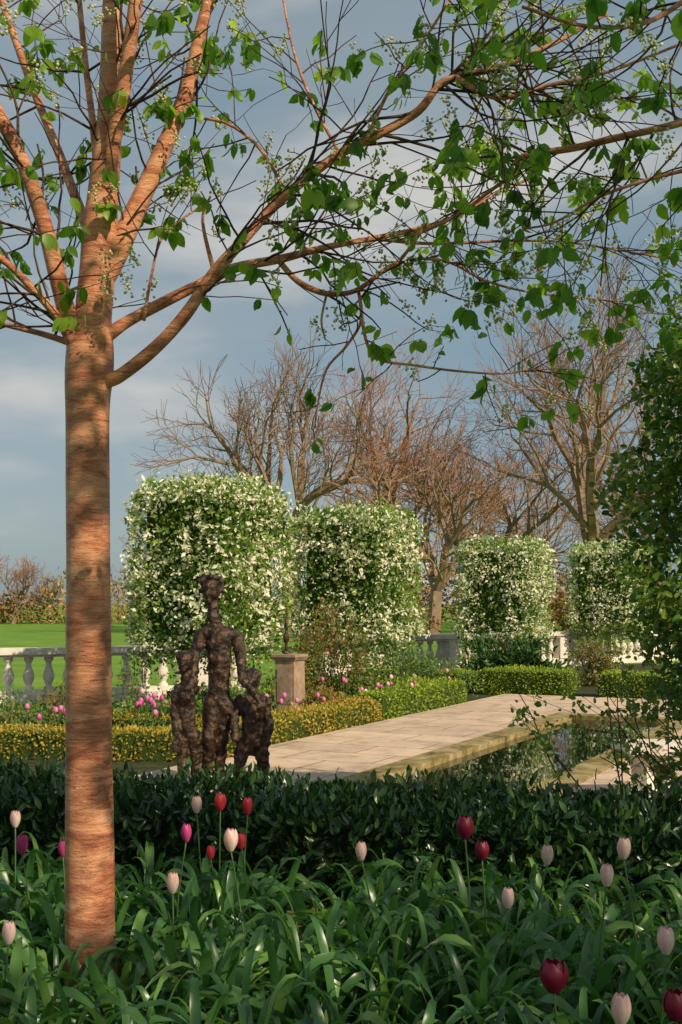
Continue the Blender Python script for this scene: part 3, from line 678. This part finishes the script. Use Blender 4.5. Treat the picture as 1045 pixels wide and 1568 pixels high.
def tulip(u,v,d,m,size=1.0,sq=1.0):
    A=Acc(); top=S(u,v,d); hgt=.070*size; W=.023*size*sq; base=top-np.array([0,0,hgt*.5])
    for ring,(rs,off) in enumerate(((1.0,0),(.9,math.pi/3))):
        for k in range(3):
            th=off+k*2*math.pi/3+rng.random()*.15; V=[];tn=[]; nu,nv=6,10; lean=rng.uniform(-.12,.14)
            for j in range(nv+1):
                t=j/nv; R_=W*rs*(math.sin(math.pi*(.10+.72*t))**.75)*(1+lean*t); w=1.12*(max(0,1-((t-.42)/.6)**2 if t>.42 else 1-.25*((.42-t)/.42)**2))**.5+.03
                for i in range(nu+1):
                    s=-1+2*i/nu; an=th+s*w; rr=R_*(1-.07*abs(s)**2)
                    V.append([rr*math.cos(an),rr*math.sin(an),hgt*(t-.03*s*s)]); tn.append(min(1,max(0,.15+.6*abs(s)+.35*(1-t)+rng.normal()*.06)))
            Fc=[]
            for j in range(nv):
                for i in range(nu):
                    a=j*(nu+1)+i; Fc+=[[a,a+1,a+nu+2],[a,a+nu+2,a+nu+1]]
            A.add(np.array(V)+base,np.array(Fc),0,np.array(tn))
    bx=base+np.array([rng.normal()*.05,rng.normal()*.05,-base[2]])
    A.tube([bx,(bx+base)/2+np.array([rng.normal()*.02,0,0]),base+np.array([0,0,.004])],[.004,.0035,.0032],8,1)
    for k in range(3):
        a=rng.random()*6.28; V,Fc=stamp(Ts[k],bx[None],np.array([[math.cos(a),math.sin(a),0]]),np.array([[0,0,1.]]),1.1); A.add(V,Fc,2,.6)
    A.obj('tulip',[M[m],M['stem'],M['tulipleaf']],True)
for t in [(23,1254,4.9,'t_pink'),(301,1232,4.9,'t_pink'),(353,1286,4.2,'t_pink',1.15),(264,1352,4.0,'t_pink'),(553,1303,4.5,'t_pink'),(838,1309,4.2,'t_pink'),(778,1375,4.0,'t_pink'),(955,1299,4.0,'t_pink',1.05),(929,1340,3.9,'t_pink',1.05),(1020,1440,3.3,'t_pink',1.1),(951,1546,3.0,'t_pink',1.15),(13,1428,3.6,'t_pink'),
          (337,1228,4.9,'t_red',1.0,1.15),(379,1234,5.0,'t_red'),(322,1305,4.9,'t_red',.8),(369,1288,4.7,'t_red',.9),(285,1275,4.6,'t_mag'),(33,1293,4.6,'t_mag',1.1),(96,1299,4.6,'t_mag',.9),
          (712,1266,4.2,'t_dark',1.15,1.3),(738,1302,4.2,'t_dark',.95,1.3),(848,1495,3.1,'t_dark',1.2,1.4),(1035,1540,3.0,'t_dark',1.1,1.3)]:
    tulip(*t)

# ------------------------------------------------------------------ sun direction and an unseen shade tree up-sun of the bed, crown shaped for its dapple
el=math.radians(36); hx,hy_=.70,-.714
kx=.70/math.tan(el); ky=.714/math.tan(el)
A=Acc()
A.tube([(7.0,-2.2,0),(6.8,-1.9,1.6),(6.4,-1.4,3.2),(5.8,-.6,4.6)],[.22,.18,.15,.08],14,0,.03)
cl=[]
def over(tx,ty,tz,cz): return np.array([tx+kx*(cz-tz),ty-ky*(cz-tz),cz])
for k in range(27): cl.append((over(rng.uniform(-2.3,1.7),rng.normal(5.85,.22),.4,rng.normal(5.0,.3)),.25,150))  # dense clumps placed to keep the laurel hedge in shade
for k in range(26):
    tx,ty=rng.uniform(-2.2,2.1),rng.uniform(2.9,5.2)
    c=over(tx,ty,.25,rng.normal(5.0,.3))
    # leave the sight-line from the sun to the lit parts of the cherry trunk open
    t_=(4.1-ty)/(-ky) if False else 0
    zt=5.0-(4.1-c[1])/ky; xt=c[0]-kx*(5.0-zt)
    if abs(xt+.9)<.32 and 0<zt<2.0: continue
    cl.append((c,.15,85))
for z_,s_,n_ in ((2.4,.15,130),(2.0,.09,90),(1.44,.07,80),(1.08,.055,65),(.84,.03,24),(.16,.09,90)):  # extra leaf clumps added to throw dark bands across the cherry trunk
    cl.append((over(-.9,4.1,z_,5.0),s_,n_))
for c,s_,n_ in cl:
    A.tube([(6.5,-1.5,3.0+rng.random()*.8),((6.5+c[0])/2,(-1.5+c[1])/2,(4.2+c[2])/2),c],[.03,.018,.006],6,0)
    P=c+rng.normal(0,s_,(n_,3)); A.leaves(T_HI,P,rdir(n_)+[0,0,-.5],rdir(n_)+[0,0,.5],.085*rng.uniform(.7,1.3,n_),1)
A.obj('shade_tree',[M['barebark'],M['shade']],True)

# ------------------------------------------------------------------ light, sky, camera
D=Vector((hx*math.cos(el),hy_*math.cos(el),math.sin(el)))
su=bpy.data.lights.new('sun','SUN'); su.energy=5.0; su.angle=math.radians(.5); su.color=(1,.84,.60)
so=link(bpy.data.objects.new('sun',su)); so.rotation_euler=D.to_track_quat('Z','Y').to_euler(); so.location=(8,-8,12)
wd=bpy.data.worlds.new('World'); scene.world=wd; wd.use_nodes=True; nt=wd.node_tree; nt.nodes.clear()
out=nt.nodes.new('ShaderNodeOutputWorld'); bg=nt.nodes.new('ShaderNodeBackground'); bg.inputs[1].default_value=.084
sky=nt.nodes.new('ShaderNodeTexSky'); sky.sky_type='NISHITA'; sky.sun_disc=False; sky.sun_elevation=el; sky.sun_rotation=math.atan2(hx,hy_)
sky.air_density=1.0; sky.dust_density=1.5; sky.ozone_density=1.0
tc=nt.nodes.new('ShaderNodeTexCoord'); mp=nt.nodes.new('ShaderNodeMapping'); mp.inputs['Scale'].default_value=(1,1,3.0); mp.inputs['Rotation'].default_value=(0,.15,0); mp.inputs['Location'].default_value=(.35,0,.2)
nz=nt.nodes.new('ShaderNodeTexNoise'); nz.inputs['Scale'].default_value=2.3; nz.inputs['Detail'].default_value=7; nz.inputs['Roughness'].default_value=.5
nt.links.new(tc.outputs['Generated'],mp.inputs[0]); nt.links.new(mp.outputs[0],nz.inputs['Vector'])
rp=ramp(nt,[(.36,(.62,.62,.62)),(.55,(.72,.72,.72)),(.66,(.92,.92,.92))]); nt.links.new(nz.outputs['Fac'],rp.inputs[0])
cr=ramp(nt,[(.38,(3.0,4.3,5.0)),(.53,(4.0,4.9,5.2)),(.66,(7.4,7.3,6.9))]); nt.links.new(nz.outputs['Fac'],cr.inputs[0])
mx=nt.nodes.new('ShaderNodeMix'); mx.data_type='RGBA'; nt.links.new(cr.outputs[0],mx.inputs[7])
nt.links.new(rp.outputs[0],mx.inputs[0]); nt.links.new(sky.outputs[0],mx.inputs[6]); nt.links.new(mx.outputs[2],bg.inputs[0]); nt.links.new(bg.outputs[0],out.inputs[0])
cam=bpy.data.cameras.new('camera'); co=link(bpy.data.objects.new('camera',cam)); co.location=(0,0,H); co.rotation_euler=(math.radians(90),0,0)
cam.sensor_fit='HORIZONTAL'; cam.sensor_width=24; cam.lens=24*F/1045; cam.shift_y=141/1045; cam.clip_end=3000; cam.clip_start=.05
scene.camera=co
scene.view_settings.view_transform='Standard'; scene.view_settings.look='None'; scene.view_settings.exposure=0
